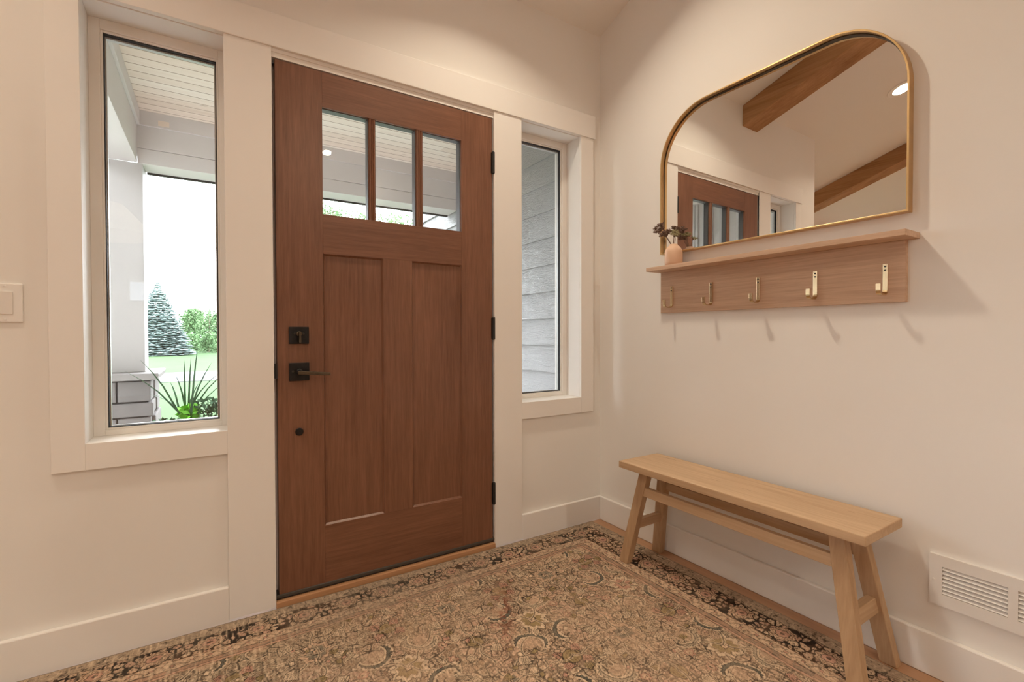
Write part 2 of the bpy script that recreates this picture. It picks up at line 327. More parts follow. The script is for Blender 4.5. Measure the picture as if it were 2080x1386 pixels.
def plain_window(n, axis, a0, a1, z0, z1, p, frame=0.06, bars=1):
    c = (a0+a1)/2
    r = empty('window_%d' % n, (c, p, z0) if axis == 'x' else (p, c, z0), kind='structure')
    m = MB()
    def bx(u0, u1, w0, w1, mb=m, d=0.03):
        if axis == 'x': mb.box((u0, p-d, w0), (u1, p+d, w1))
        else: mb.box((p-d, u0, w0), (p+d, u1, w1))
    bx(a0, a0+frame, z0, z1); bx(a1-frame, a1, z0, z1); bx(a0+frame, a1-frame, z0, z0+frame); bx(a0+frame, a1-frame, z1-frame, z1)
    for k in range(bars): u = a0+(a1-a0)*(k+1)/(bars+1); bx(u-.03, u+.03, z0+frame, z1-frame)
    m.build('frame', m_vinyl, r, 0.002)
    g = MB(); bx(a0+frame-.01, a1-frame+.01, z0+frame-.01, z1-frame+.01, g, 0.002); g.build('pane', m_dimglass if bars == 0 else m_glass, r)
plain_window(3, 'x', -5.7, -3.7, 0.6, 2.05, 1.0)
plain_window(5, 'y', -4.4, -3.6, 1.1, 2.1, -7.1)  # unseen left wall window, added for cool daylight on the right wall
plain_window(4, 'x', -3.03, -2.68, 1.60, 1.98, -8.1, 0.03, 0)

# ------------------------------------------------------------------ front door
YD = 0.012; TD = 0.045
D0, D1, DB, DT = -1.6245, -0.6845, 0.0475, 2.0775
door = empty('door_1', (-1.155, YD, 0.04), kind='structure')
m = MB(); ring(m, DR[0]-q, DR[1]+q, 0.0, DR[3]+q, q, q, 0.0005, q, 0.0065, WT-.01); 
m.box((DR[0]-.001, YD+TD+.004, 0.0), (DR[0]+.014, WT-.02, DR[3])); m.box((DR[1]-.014, YD+TD+.004, 0.0), (DR[1]+.001, WT-.02, DR[3])); m.box((DR[0], YD+TD+.004, DR[3]-.03), (DR[1], WT-.02, DR[3]))
m.box((DR[0]-.001, 0.010, DT+.004), (DR[1]+.001, YD+TD, DR[3]+.0005))
m.build('door_jamb', m_trim, door, 0.0015)
GX = [-1.4567, -1.2734, -1.2455, -1.0667, -1.0353, -0.8484]; GZ = (1.518, 1.9395)
PX = [(-1.4556, -1.2165), (-1.0886, -0.8475)]; PZ = (0.277, 1.3610)
m = MB(); y0, y1 = YD, YD+TD
m.box((D0, y0, DB), (GX[0], y1, DT), 0); m.box((GX[5], y0, DB), (D1, y1, DT), 0)                      # stiles
m.box((GX[0], y0, GZ[1]), (GX[5], y1, DT), 1); m.box((GX[0], y0, PZ[1]), (GX[5], y1, GZ[0]), 1); m.box((GX[0], y0, DB), (GX[5], y1, PZ[0]), 1)
m.box((PX[0][1], y0, PZ[0]), (PX[1][0], y1, PZ[1]), 0)
m.build('door_leaf', [m_door_v, m_door_h], door, 0.0008, 2)
for a, b in PX:
    m = MB(); m.box((a-.001, y0+.010, PZ[0]-.001), (b+.001, y1-.01, PZ[1]+.001), 0)
    for (xa, xb, za, zb, flip) in ((a, a+.007, PZ[0], PZ[1], 0), (b-.007, b, PZ[0], PZ[1], 1)):        # sloped moulding inside the panel edge
        yy = (y0+.002, y0+.011)
        if not flip: m.prism([(xa, yy[0]), (xa, yy[1]), (xb, yy[1])], 'z', za, zb, 0)
        else: m.prism([(xb, yy[0]), (xa, yy[1]), (xb, yy[1])], 'z', za, zb, 0)
    m.prism([(y0+.002, PZ[0]), (y0+.011, PZ[0]), (y0+.011, PZ[0]+.007)], 'x', a, b, 0); m.prism([(y0+.002, PZ[1]), (y0+.011, PZ[1]), (y0+.011, PZ[1]-.007)], 'x', a, b, 0)
    m.build('door_panel', m_door_v, door)
for k in range(2):
    a, b = GX[2*k+1], GX[2*k+2]; c = (a+b)/2; h = (b-a)/2
    m = MB(); m.prism([(a, y0+.006), (a+.003, y0+.002), (a+.008, y0+.001), (a+.010, y0+.004), (c, y0), (b-.010, y0+.004), (b-.008, y0+.001), (b-.003, y0+.002), (b, y0+.006), (b, y0+.028), (a, y0+.028)], 'z', GZ[0], GZ[1])
    m.build('muntin', m_door_v, door)
for k in range(3):
    a, b = GX[2*k], GX[2*k+1]
    g = MB(); ring(g, a-.002, b+.002, GZ[0]-.002, GZ[1]+.002, .0045, .0045, .0045, .0045, y0+.012, y0+.046); fr_ = g.build('glazing_channel', m_greygasket, door)
    box('glass_pane', (a-.001, y0+.034, GZ[0]-.001), (b+.001, y0+.0345, GZ[1]+.001), m_glass, door)
box('door_sweep', (DR[0]+.0005, YD-.004, 0.0337), (DR[1]-.0005, YD+.048, 0.0475), m_sweep, door, 0.003)
box('threshold_plate', (DR[0], 0.016, 0.0275), (DR[1], 0.17, 0.0335), m_blackp, door)
# locks
dl = MB(); dl.box((-1.5836, YD-.007, 1.005), (-1.5126, YD+.001, 1.071)); dbo = dl.build('deadbolt_plate', m_black, door, 0.0015)
t_ = MB(); t_.lathe([(.010, -.006), (.010, -.012), (.006, -.014)], (-1.5481, YD, 1.044), 'y', 20)
t_.prism([(-1.5511, 1.051), (-1.5451, 1.051), (-1.5440, 1.012), (-1.5478, 1.008), (-1.5520, 1.012)], 'y', YD-.034, YD-.010); t_.build('thumb_turn', m_bronze, dbo, 0.001)
for sx in (-.015, .015):
    t_ = MB(); t_.lathe([(.0045, -.006), (.0045, -.0085), (.003, -.009)], (-1.5481+sx, YD, 1.044), 'y', 12); t_.build('screw', m_screw, dbo)
lr = box('lever_rose', (-1.584, YD-.008, 0.862), (-1.512, YD+.001, 0.932), m_black, door, 0.0015)
t_ = MB(); t_.lathe([(.0125, -.006), (.0125, -.018), (.009, -.022), (.009, -.050), (.007, -.053)], (-1.5485, YD, 0.897), 'y', 24); t_.build('spindle', m_black, lr)
t_ = MB(); t_.hexa([(-1.560, YD-.056, .890), (-1.4425, YD-.054, .8815), (-1.4425, YD-.044, .8815), (-1.560, YD-.044, .890)], [(-1.560, YD-.056, .9035), (-1.4425, YD-.054, .893), (-1.4425, YD-.044, .893), (-1.560, YD-.044, .9035)])
t_.build('lever', m_bronze, lr, 0.002)
t_ = MB(); t_.lathe([(.0045, -.007), (.0045, -.0095), (.003, -.010)], (-1.5705, YD, 0.8985), 'y', 12); t_.build('screw', m_screw, lr)
t_ = MB(); t_.lathe([(.0145, 0.0), (.0145, -.005), (.0125, -.007), (.004, -.0075)], (-1.5495, YD, 0.6643), 'y', 28); t_.build('round_cap', m_black, door)
box('latch_plate', (-1.6335, 0.006, 0.874), (-1.6245, YD+.02, 0.930), m_blackp, door, 0.001)
for za, zb in ((1.815, 1.915), (1.017, 1.121), (0.217, 0.319)):
    t_ = MB(); t_.lathe([(.005, -.003), (.0075, 0), (.0075, .0), (.0075, zb-za), (.005, zb-za+.003)], (-0.6815, 0.0035, za), 'z', 16)
    t_.box((-.690, YD-.0015, za), (-.681, YD+.002, zb)); t_.build('hinge', m_blackp, door)
box('trim_8', (-1.636, -0.006, 0.0), (-0.678, 0.12, 0.0275), m_sill, bevel=0.003, kind='structure')

# ------------------------------------------------------------------ light switch
sw = empty('light_switch', (-2.372, YW, 1.08), 'off-white double rocker light switch on the wall left of the left window', 'light switch')
box('cover_plate', (-2.430, 0.0115, 1.079), (-2.3135, YW, 1.1955), m_switch, sw, 0.0025)
for a in (-2.4145, -2.3685):
    m = MB(); m.hexa([(a, .0095, 1.103), (a+.034, .0095, 1.103), (a+.034, .013, 1.103), (a, .013, 1.103)], [(a, .0060, 1.171), (a+.034, .0060, 1.171), (a+.034, .013, 1.171), (a, .013, 1.171)]); m.build('rocker', m_switch, sw, 0.001)
    for z in (1.087, 1.187):
        m = MB(); m.lathe([(.003, 0), (.003, -.0012), (.002, -.0016)], (a+.017, .0115, z), 'y', 12); m.build('screw', m_switch, sw)

# ================================================================== RUG
def vnoise(X, Y, sc, seed, octaves=1):
    out = 0; amp = 1; tot = 0
    for o in range(octaves):
        r = np.random.default_rng(seed+o*17); G = r.random((256, 256))
        x = X*sc+100.3; y = Y*sc+71.7; xi = np.floor(x).astype(int); yi = np.floor(y).astype(int); fx = x-xi; fy = y-yi
        fx = fx*fx*(3-2*fx); fy = fy*fy*(3-2*fy)
        g = lambda a, b: G[a % 256, b % 256]
        v = (g(xi, yi)*(1-fx)+g(xi+1, yi)*fx)*(1-fy)+(g(xi, yi+1)*(1-fx)+g(xi+1, yi+1)*fx)*fy
        out = out+amp*v; tot += amp; amp *= 0.5; sc = sc*2.03
    return out/tot
def voronoi(X, Y, size, seed, jit=0.8):
    r = np.random.default_rng(seed); G = r.random((128, 128, 3))
    x = X/size+40; y = Y/size+40; xi = np.floor(x).astype(int); yi = np.floor(y).astype(int)
    F1 = np.full(X.shape, 9.0); F2 = np.full(X.shape, 9.0); ID = np.zeros(X.shape)
    for i in (-1, 0, 1):
        for j in (-1, 0, 1):
            g = G[(xi+i) % 128, (yi+j) % 128]
            dx = xi+i+.5+(g[..., 0]-.5)*jit-x; dy = yi+j+.5+(g[..., 1]-.5)*jit-y; d = np.hypot(dx, dy)
            n = d < F1; F2 = np.where(n, F1, np.minimum(F2, d)); ID = np.where(n, g[..., 2], ID); F1 = np.where(n, d, F1)
    return F1*size, F2*size, ID
RX0, RX1, RY0, RY1 = -3.12, -0.068, -2.45, -0.010
def rug():
    fs = 0.0028
    xs = np.concatenate([np.arange(RX0, -2.5, 0.02), np.arange(-2.5, RX1-.001, fs), [RX1]])
    ys = np.concatenate([np.arange(RY0, -1.46, 0.02), np.arange(-1.46, RY1-.001, fs), [RY1]])
    X, Y = np.meshgrid(xs, ys, indexing='ij')
    hexc = lambda h: np.array([((int(h[i:i+2], 16)/255+.055)/1.055)**2.4 for i in (0, 2, 4)])
    C = dict(tan=hexc('c3a58b'), cream=hexc('d2ba9e'), rose=hexc('b88d7a'), dark=hexc('332b26'), teal=hexc('4c524d'), brown=hexc('6c503c'), olive=hexc('97835f'), rust=hexc('85503e'), grey=hexc('81786a'))
    # hand-woven wobble
    wx = (vnoise(X, Y, 26, 1, 2)-.5)*.012; wy = (vnoise(X, Y, 26, 5, 2)-.5)*.012
    x = X+wx; y = Y+wy
    dR = RX1-x; dF = (RY1-y)*1.22; dL = x-RX0; dB = y-RY0
    d = np.minimum(np.minimum(dR, dF), np.minimum(dL, dB))
    d0 = np.minimum(np.minimum(RX1-X, (RY1-Y)*1.22), np.minimum(X-RX0, Y-RY0))
    along = np.where((dR <= dF) & (dR <= dL), y, x)
    col = np.empty(X.shape+(3,)); col[:] = C['tan']
    def mixc(mask, c, a=1.0):
        k = (np.asarray(mask, float)*a)[..., None]; col[:] = col*(1-k)+c*k
    # ---- field ground
    n1 = vnoise(X, Y, 3.2, 21, 3); n2 = vnoise(X, Y, 9, 31, 3)
    mixc(np.clip((n1-.45)*3.5, 0, 1), C['rose'], .75); mixc(np.clip((n2-.52)*4, 0, 1), C['olive'], .55)
    mixc(np.clip((vnoise(X, Y, 5, 77, 3)-.55)*5, 0, 1), C['grey'], .6)
    ab = np.exp(-(((X+.96)/.17)**2+((Y+.34)/.10)**2)); mixc(ab, C['teal'], .55)
    ab = np.exp(-(((X+1.75)/.45)**2+((Y+.45)/.22)**2)); mixc(ab, C['grey'], .5)
    # rambling vines: iso lines of noise
    for sc, sd, w_, cc, a in ((11, 41, .018, 'dark', .75), (19, 43, .026, 'dark', .7), (30, 47, .034, 'dark', .7), (44, 53, .05, 'dark', .6), (60, 57, .06, 'brown', .6)):
        nn = vnoise(x, y, sc, sd, 2); l = np.abs(nn-.5) < w_
        mixc((np.abs(nn-.5) < w_*2.2), C['cream'], .35); mixc(l, C[cc], a)
    # voronoi leaf-cells scattered over the ground
    F1, F2, ID = voronoi(x, y, .034, 61); e = F2-F1
    act = ID > .45; mixc(act & (e < .0042), C['dark'], .7); mixc(act & (e > .0045) & (e < .010), C['cream'], .5)
    F1, F2, ID = voronoi(x+.3, y, .017, 63); e = F2-F1
    act = (ID > .6) & (vnoise(X, Y, 7, 65) > .5); mixc(act & (e < .0028), C['dark'], .65)
    # ---- stamped motifs
    def window(cx_, cy_, r):
        i0, i1 = np.searchsorted(xs, [cx_-r, cx_+r]); j0, j1 = np.searchsorted(ys, [cy_-r, cy_+r])
        return slice(i0, i1), slice(j0, j1)
    def paint(sl, mask, c, a=1.0):
        k = (mask.astype(float)*a)[..., None]; col[sl] = col[sl]*(1-k)+c*k
    def local(cx_, cy_, r, ang=0, mir=1):
        sl = window(cx_, cy_, r)
        u = x[sl]-cx_; v = y[sl]-cy_; ca, sa = math.cos(ang), math.sin(ang)
        return sl, (u*ca+v*sa)*mir, -u*sa+v*ca
    def rosette(cx_, cy_, R, c1='cream', c2='olive', n=8):
        sl, u, v = local(cx_, cy_, R*1.4); r = np.hypot(u, v)
        if r.size == 0: return
        th = np.arctan2(v, u); e = R*(1+.13*np.cos(n*th)+.05*np.cos(3*n*th))
        paint(sl, r < e, C['dark'], .75); paint(sl, r < e*.93, C[c1], .95); paint(sl, r < e*.66, C['brown'], .8); paint(sl, r < e*.61, C[c2], .95)
        q_ = np.maximum(abs(u), abs(v)); paint(sl, q_ < R*.26, C['dark'], .9); paint(sl, q_ < R*.19, C['tan']); paint(sl, q_ < R*.08, C['brown'])
    def crescent(cx_, cy_, R, ang, mir):
        sl, u, v = local(cx_, cy_, R*1.5, ang, mir); r = np.hypot(u, v*.8)
        if r.size == 0: return
        th = np.arctan2(v, u); r2 = np.hypot(u+R*.22, v*.9)
        ser = 1+.045*np.cos(26*th)
        body = (r < R*ser) & (r2 > R*.93) & (u > -R*.55)
        paint(sl, (r < R*1.10) & (r2 > R*.80) & (u > -R*.6), C['cream'], .8)
        st_ = 1.0 if rc.random() < .5 else .35; paint(sl, body, C['teal'], .9*st_); paint(sl, body & (r > R*.94*ser), C['dark'], .7); paint(sl, body & (abs(r2-R*.96) < R*.03), C['dark'], .8)
        inn = np.hypot(u+R*.05, v) < R*.55; paint(sl, inn, C['tan'], .6)
    def palmette(cx_, cy_, R, ang, mir=1, c1='cream'):
        sl, u, v = local(cx_, cy_, R*1.4, ang, mir)
        if u.size == 0: return
        dd = abs(u)*.9+abs(v)*(1.0+.35*np.sign(v)); g = (np.abs(((u+v)/(R*.36)) % 1-.5) > .40) | (np.abs(((u-v)/(R*.36)) % 1-.5) > .40)
        paint(sl, dd < R, C['dark'], .85); paint(sl, dd < R*.88, C[c1], .9); paint(sl, (dd < R*.74) & g, C['dark'], .75)
    def cartouche(cx_, cy_, R, ang):
        sl, u, v = local(cx_, cy_, R*1.6, ang)
        if u.size == 0: return
        k = np.maximum(abs(u)*.75, abs(v)); k = np.maximum(k, (abs(u)+abs(v))*.68)
        paint(sl, k < R*.85, C['dark'], .85); paint(sl, k < R*.74, C['olive'], .9); paint(sl, (k < R*.5) & (k > R*.44), C['brown'], .8); paint(sl, k < R*.18, C['dark'], .7)
        for s_ in (-1, 1): paint(sl, (abs(u-s_*R*.7) < R*.07) & (abs(v) < R*1.3), C['dark'], .8)
    def stem_(x0, y0, x1, y1, wdt=.004):
        r = math.hypot(x1-x0, y1-y0)/2+.01; sl = window((x0+x1)/2, (y0+y1)/2, r)
        u = x[sl]-x0; v = y[sl]-y0; l = math.hypot(x1-x0, y1-y0); ex, ey = (x1-x0)/l, (y1-y0)/l
        if u.size == 0: return
        t_ = u*ex+v*ey; s_ = np.abs(-u*ey+v*ex+.006*np.sin(t_*60)); i = (t_ > 0) & (t_ < l)
        paint(sl, i & (s_ < wdt*2.0), C['cream'], .7); paint(sl, i & (s_ < wdt*.7), C['dark'], .8)
    P = .46; rc = random.Random(5)
    for ix in range(-8, 2):
        for iy in range(-7, 2):
            bx_ = -.635+ix*P; by_ = -.81+iy*P
            for sx in (-1, 1):
                for sy in (-1, 1):
                    stem_(bx_, by_, bx_+sx*P/2, by_+sy*P/2, .003)
                    crescent(bx_+sx*.155, by_+sy*.125,   .047, {(-1, 1): 2.5, (1, 1): .6, (-1, -1): 3.8, (1, -1): -.6}[(sx, sy)]+1.2*sx*sy*.3, 1)
                    palmette(bx_+sx*.085, by_+sy*.07, .026, .5*sx*sy); palmette(bx_+sx*.19, by_+sy*.03, .021, 1.2*sx, 1, 'rose'); palmette(bx_+sx*.045, by_+sy*.17, .022, .3*sx)
                    rosette(bx_+sx*.10, by_+sy*.19, .017, 'rose', 'tan', 6)
            rosette(bx_, by_, .052, 'tan', 'grey', 8); cartouche(bx_+P/2, by_, .036, .3); cartouche(bx_, by_+P/2, .034, 1.3)
            rosette(bx_+P/2, by_+P/2, .060, 'cream', 'rose' if (ix+iy) % 3 == 0 else 'olive', 9)
            stem_(bx_-P/2, by_, bx_+P/2, by_, .0025); stem_(bx_, by_-P/2, bx_, by_+P/2, .0025)
    rr = np.random.default_rng(3)
    for k in range(900):
        cx_, cy_ = rr.uniform(-2.6, -.34), rr.uniform(-1.5, -.2); kk = rr.random(); R_ = rr.uniform(.007, .014)
        if kk < .35:
            sl, u, v = local(cx_, cy_, R_*1.5, rr.uniform(0, 3)); q_ = np.maximum(abs(u), abs(v)*1.3)
            if u.size: paint(sl, q_ < R_, C['dark'], .75); paint(sl, q_ < R_*.68, C[('tan', 'rose', 'olive', 'cream')[rr.integers(4)]])
        elif kk < .6: palmette(cx_, cy_, R_*1.5, rr.uniform(0, 6), 1, ('cream', 'tan', 'olive')[rr.integers(3)])
        else:
            sl, u, v = local(cx_, cy_, R_*2, rr.uniform(0, 6))
            if u.size: paint(sl, (np.abs(v-u*u*40) < .0022) & (abs(u) < R_*1.6), C['dark'], .75)
    # rust threads along the abrash
    rustm = np.exp(-(((X+.93-(Y+.5)*.55)/.035)**2+((Y+.47)/.17)**2))*(vnoise(X, Y, 60, 91, 2) > .45); mixc(rustm, C['rust'], .75)
    # ---- borders
    bd = d < .262
    mixc(bd, C['tan'])
    S_ = lambda a, b: (d >= a) & (d < b)
    # outer guard
    nn = vnoise(x, y, 42, 101, 2); mixc(S_(0, .056), C['grey'], .55); mixc(S_(.006, .054) & (np.abs(nn-.5) < .035), C['dark'], .75); mixc(S_(.006, .054) & (np.abs(vnoise(x, y, 60, 103, 1)-.5) < .07), C['cream'], .45)
    mixc(S_(.056, .060), C['dark'], .8)
    # main dark border
    mb_ = S_(.060, .174); mixc(mb_, C['dark'], 1.0); mixc(mb_ & (vnoise(X, Y, 12, 105) > .6), C['brown'], .35)
    F1, F2, ID = voronoi(x*1.0, y, .026, 107, .9); e = F2-F1
    cell = mb_ & (e > .0065) & (ID > .07); mixc(cell, C['tan']); mixc(cell & (ID > .45), C['cream'], .55); mixc(cell & (ID > .75), C['rose'], .6); mixc(cell & (F1 < .0035), C['dark'], .7)
    mixc(cell & (np.abs(e-.011) < .0012), C['brown'], .55)
    per = .148; ph = (along/per) % 1-.5; s = d-.117; rr_ = np.hypot(ph*per*1.0, s); th = np.arctan2(s, ph*per)
    ed = .040*(1+.10*np.cos(8*th)); ros_ = mb_ & (rr_ < ed*1.1); mixc(ros_, C['dark']); mixc(mb_ & (rr_ < ed), C['tan']); mixc(mb_ & (rr_ < ed*.85) & (rr_ > ed*.78), C['brown'], .9)
    mixc(mb_ & (rr_ < ed*.62) & (rr_ > ed*.50), C['dark'], .8); mixc(mb_ & (rr_ < ed*.5), C['rose'], .9); mixc(mb_ & (rr_ < ed*.2), C['dark'], .8)
    mixc(mb_ & (rr_ < ed) & (rr_ > ed*.6) & (np.abs(np.sin(4*th)) < .16), C['brown'], .8)
    # inner guard with a running vine
    mixc(S_(.174, .178), C['brown'], .9); ig = S_(.178, .222); mixc(ig, C['cream'], .25); mixc(ig & (np.abs(vnoise(x, y, 70, 151, 1)-.5) < .06), C['brown'], .5)
    vine = .010*np.sin(along*2*PI/.052); s = d-.200; mixc(ig & (np.abs(s-vine) < .0022), C['dark'], .7)
    ph = (along/.052) % 1-.5; mixc(ig & (np.hypot(ph*.052, s) < .0075), C['dark'], .7); mixc(ig & (np.hypot(ph*.052, s) < .0052), C['rose'], .9)
    ph = (along/.026+.25) % 1-.5; mixc(ig & (np.hypot(ph*.026, np.abs(s)-.014) < .0035), C['grey'], .8)
    mixc(S_(.222, .2262), C['dark'], .85); st = S_(.2262, .246); mixc(st, C['rose'], .45); mixc(st, C['brown'], .35); mixc(st & (vnoise(x, y, 50, 111, 2) > .55), C['grey'], .5)
    mixc(S_(.246, .2495), C['dark'], .8); mixc(S_(.2495, .258), C['rose'], .6); mixc(S_(.258, .262), C['brown'], .75)
    # fade the inner side of wall-side border, as worn in the photo
    wear = vnoise(X, Y, 2.4, 121, 3)*.6+vnoise(X, Y, 30, 123, 2)*.4
    mixc(np.clip((wear-.50)*3.5, 0, 1), C['tan'], .40)
    mixc(np.clip((wear-.34)*3.0, 0, 1)*(dF < dR)*(d < .262), C['grey'], .42)
    # pile and yarn: short streaks across the rug
    st1 = vnoise(X*9, Y, 38, 131, 2); st2 = vnoise(X, Y, 230, 133, 1)
    g = 1+(st1-.5)*.55+(st2-.5)*.35
    lt = np.clip((vnoise(X*7, Y, 24, 135, 2)-.60)*5, 0, 1)*np.clip((-.9-X)*1.2, 0.15, 1); mixc(lt, C['cream'], .5)
    dk = np.clip((vnoise(X*7, Y, 26, 137, 2)-.60)*5, 0, 1)*np.clip((-1.0-X)*1.2, 0.1, 1)*(~bd); mixc(dk, C['dark'], .5)
    col *= np.clip(g, .5, 1.5)[..., None]
    mixc(d0 < .004, C['grey'], .8)
    # ---- mesh
    nx, ny = len(xs), len(ys)
    Z = .0072+(vnoise(X, Y, 90, 141, 1)-.5)*.0010
    V = np.stack([X, Y, Z], -1).reshape(-1, 3)
    I = np.arange(nx*ny).reshape(nx, ny)
    F = np.stack([I[:-1, :-1], I[1:, :-1], I[1:, 1:], I[:-1, 1:]], -1).reshape(-1, 4)
    rim = np.concatenate([I[:, 0], I[-1, 1:], I[-2::-1, -1], I[0, -2:0:-1]])
    Vb = V[rim].copy(); Vb[:, 2] = 0.0005; nb = len(rim); k = np.arange(nb)
    Fb = np.stack([rim, k+nx*ny, (k+1) % nb+nx*ny, rim[(k+1) % nb]], -1)
    V = np.concatenate([V, Vb]); F = np.concatenate([F, Fb])
    colv = np.concatenate([col.reshape(-1, 3), col.reshape(-1, 3)[rim]])
    me = bpy.data.meshes.new('area_rug'); me.vertices.add(len(V)); me.vertices.foreach_set('co', V.ravel())
    me.loops.add(len(F)*4); me.loops.foreach_set('vertex_index', F.ravel().astype(np.int32))
    me.polygons.add(len(F)); me.polygons.foreach_set('loop_start', np.arange(len(F), dtype=np.int32)*4); me.update(calc_edges=True)
    at = me.color_attributes.new('yarn', 'FLOAT_COLOR', 'POINT'); at.data.foreach_set('color', np.concatenate([np.clip(colv, 0, 1), np.ones((len(colv), 1))], 1).ravel())
    m, t, b = nt('woven_rug'); a = N(t, 'ShaderNodeAttribute', attribute_name='yarn')
    no = N(t, 'ShaderNodeTexNoise', i_Scale=420.0, i_Detail=2.0); L(t, coords(t), no.inputs['Vector'])
    mu = N(t, 'ShaderNodeMix', data_type='RGBA', blend_type='MULTIPLY'); mu.inputs[0].default_value = 1
    L(t, a.outputs['Color'], mu.inputs[6]); L(t, ramp(t, no.outputs[0], [(0.3, (.78, .78, .78)), (0.7, (1.12, 1.12, 1.12))]), mu.inputs[7])
    L(t, mu.outputs[2], b.inputs['Base Color']); b.inputs['Roughness'].default_value = 0.95; b.inputs['Specular IOR Level'].default_value = 0.1
    bump(t, b, no.outputs[0], 0.5, 0.002)
    me.materials.append(m)
    o = bpy.data.objects.new('area_rug', me); COL.objects.link(o)
    tag(o, 'faded tan oriental patterned area rug with dark floral border on the floor', 'rug')
rug()

# ================================================================== BENCH
bench = empty('wooden_bench', (-0.143, -0.905, 0.0), 'low natural wood bench with splayed legs standing against the right wall', 'bench')
BX, BY = -0.143, -0.905
m = MB(); m.box((-0.2715, -1.388, 0.4335), (-0.0145, -0.420, 0.4635)); m.build('seat', m_bench, bench, 0.003)
m_crack = plain('dark_wood_check', (0.12, 0.06, 0.03), 0.9)
for xa, ya, yb, wd in ((-.052, -.454, -.590, .0011), (-.162, -.80, -.87, .0009), (-.166, -.915, -1.018, .0006), (-.092, -1.266, -1.292, .0010)):
    ym = (ya+yb)/2; m = MB(); m.add([(xa, ya, .46365), (xa+.002+wd, ym, .46365), (xa+.001, yb, .46365), (xa+.002-wd, ym, .46365)], [(0, 1, 2, 3)])
    m.build('wood_check', m_crack, bench)
def legpt(sx, sy, z, ox, oy):  # outer faces lean in with height
    kx = .127-.117*z; ky = .485-.182*z
    return (BX+sx*(kx-ox), BY+sy*(ky-oy), z)
for sx in (-1, 1):
    for sy in (-1, 1):
        z0 = 0.0078 if sx < 0 else 0.0005
        m = MB(); q4 = lambda z: [legpt(sx, sy, z, 0, 0), legpt(sx, sy, z, .034, 0), legpt(sx, sy, z, .034, .047), legpt(sx, sy, z, 0, .047)]
        m.hexa(q4(z0), q4(0.4335)); m.build('leg', m_bench_v, bench, 0.002)
for sx in (-1, 1):
    m = MB(); lo = []; hi = []
    for z, lst in ((.322, lo), (.360, hi)):
        a = BY-(.485-.182*z)+.045; b = BY+(.485-.182*z)-.045; x0 = BX+sx*(.127-.117*z-.004); x1 = x0-sx*.022
        lst += [(x0, a, z), (x0, b, z), (x1, b, z), (x1, a, z)]
    m.hexa(lo, hi); m.build('long_stretcher', m_bench, bench, 0.002)
for sy in (-1, 1):
    m = MB(); lo = []; hi = []
    for z, lst in ((.163, lo), (.207, hi)):
        kx = .127-.117*z-.032; ya = BY+sy*(.485-.182*z-.012); yb = ya-sy*.026
        lst += [(BX-kx, ya, z), (BX+kx, ya, z), (BX+kx, yb, z), (BX-kx, yb, z)]
    m.hexa(lo, hi); m.build('end_stretcher', m_bench_x, bench, 0.002)

# ================================================================== SHELF WITH HOOKS
sh = empty('coat_rack_shelf', (YW, -0.905, 1.141), 'pale oak wall shelf with a backboard and five brass hooks, below the arched mirror', 'coat rack')
box('backboard', (0.0, -1.3855, 1.1405), (0.018, -0.4268, 1.3337), m_oak, sh, 0.001)
box('shelf_board', (-0.094, -1.4145, 1.3337), (0.018, -0.4195, 1.3520), m_oak, sh, 0.001)
def hook(y):
    w2 = .0068; t = .0042
    path = [(-.0047, 1.2643), (-.0047, 1.181)]
    for k in range(1, 9):                                # bend at the foot
        a = PI/2*k/8; path.append((-.0047-.012*(1-math.cos(a)), 1.181-.014*math.sin(a)))
    path.append((-.040, 1.167))
    for k in range(1, 9):
        a = PI/2*k/8; path.append((-.040-.012*math.sin(a), 1.167+.012*(1-math.cos(a))))
    path.append((-.052, 1.199))
    m = MB(); P = [Vector((p[0], 0, p[1])) for p in path]; ring_ = []
    for i, p in enumerate(P):
        d = (P[min(i+1, len(P)-1)]-P[max(i-1, 0)]).normalized(); n = Vector((-d.z, 0, d.x))  # towards the room
        if i == 0: pass
        ring_.append((p, n))
    vs = []; fs = []
    for p, n in ring_:
        for (yy, k) in ((-w2, 0), (w2, 0), (w2, 1), (-w2, 1)):
            v = p+(n*t if k else Vector((0, 0, 0))); vs.append((v.x, y+yy, v.z))
    for i in range(len(ring_)-1):
        for k in range(4): k2 = (k+1) % 4; fs.append((4*i+k, 4*i+k2, 4*i+4+k2, 4*i+4+k))
    fs.append((0, 1, 2, 3)); n_ = 4*(len(ring_)-1); fs.append((n_+3, n_+2, n_+1, n_))
    m.add(vs, fs); h = m.build('hook', m_hook, sh, 0.0008, label='brass hook')
    for z in (1.2560, 1.2440):
        s = MB(); s.lathe([(.0030, -.0046), (.0030, -.0056), (.0018, -.006)], (0, y, z), 'x', 12); s.build('screw', m_screw, h)
for y in (-.493, -.7025, -.913, -1.1235, -1.333): hook(y)

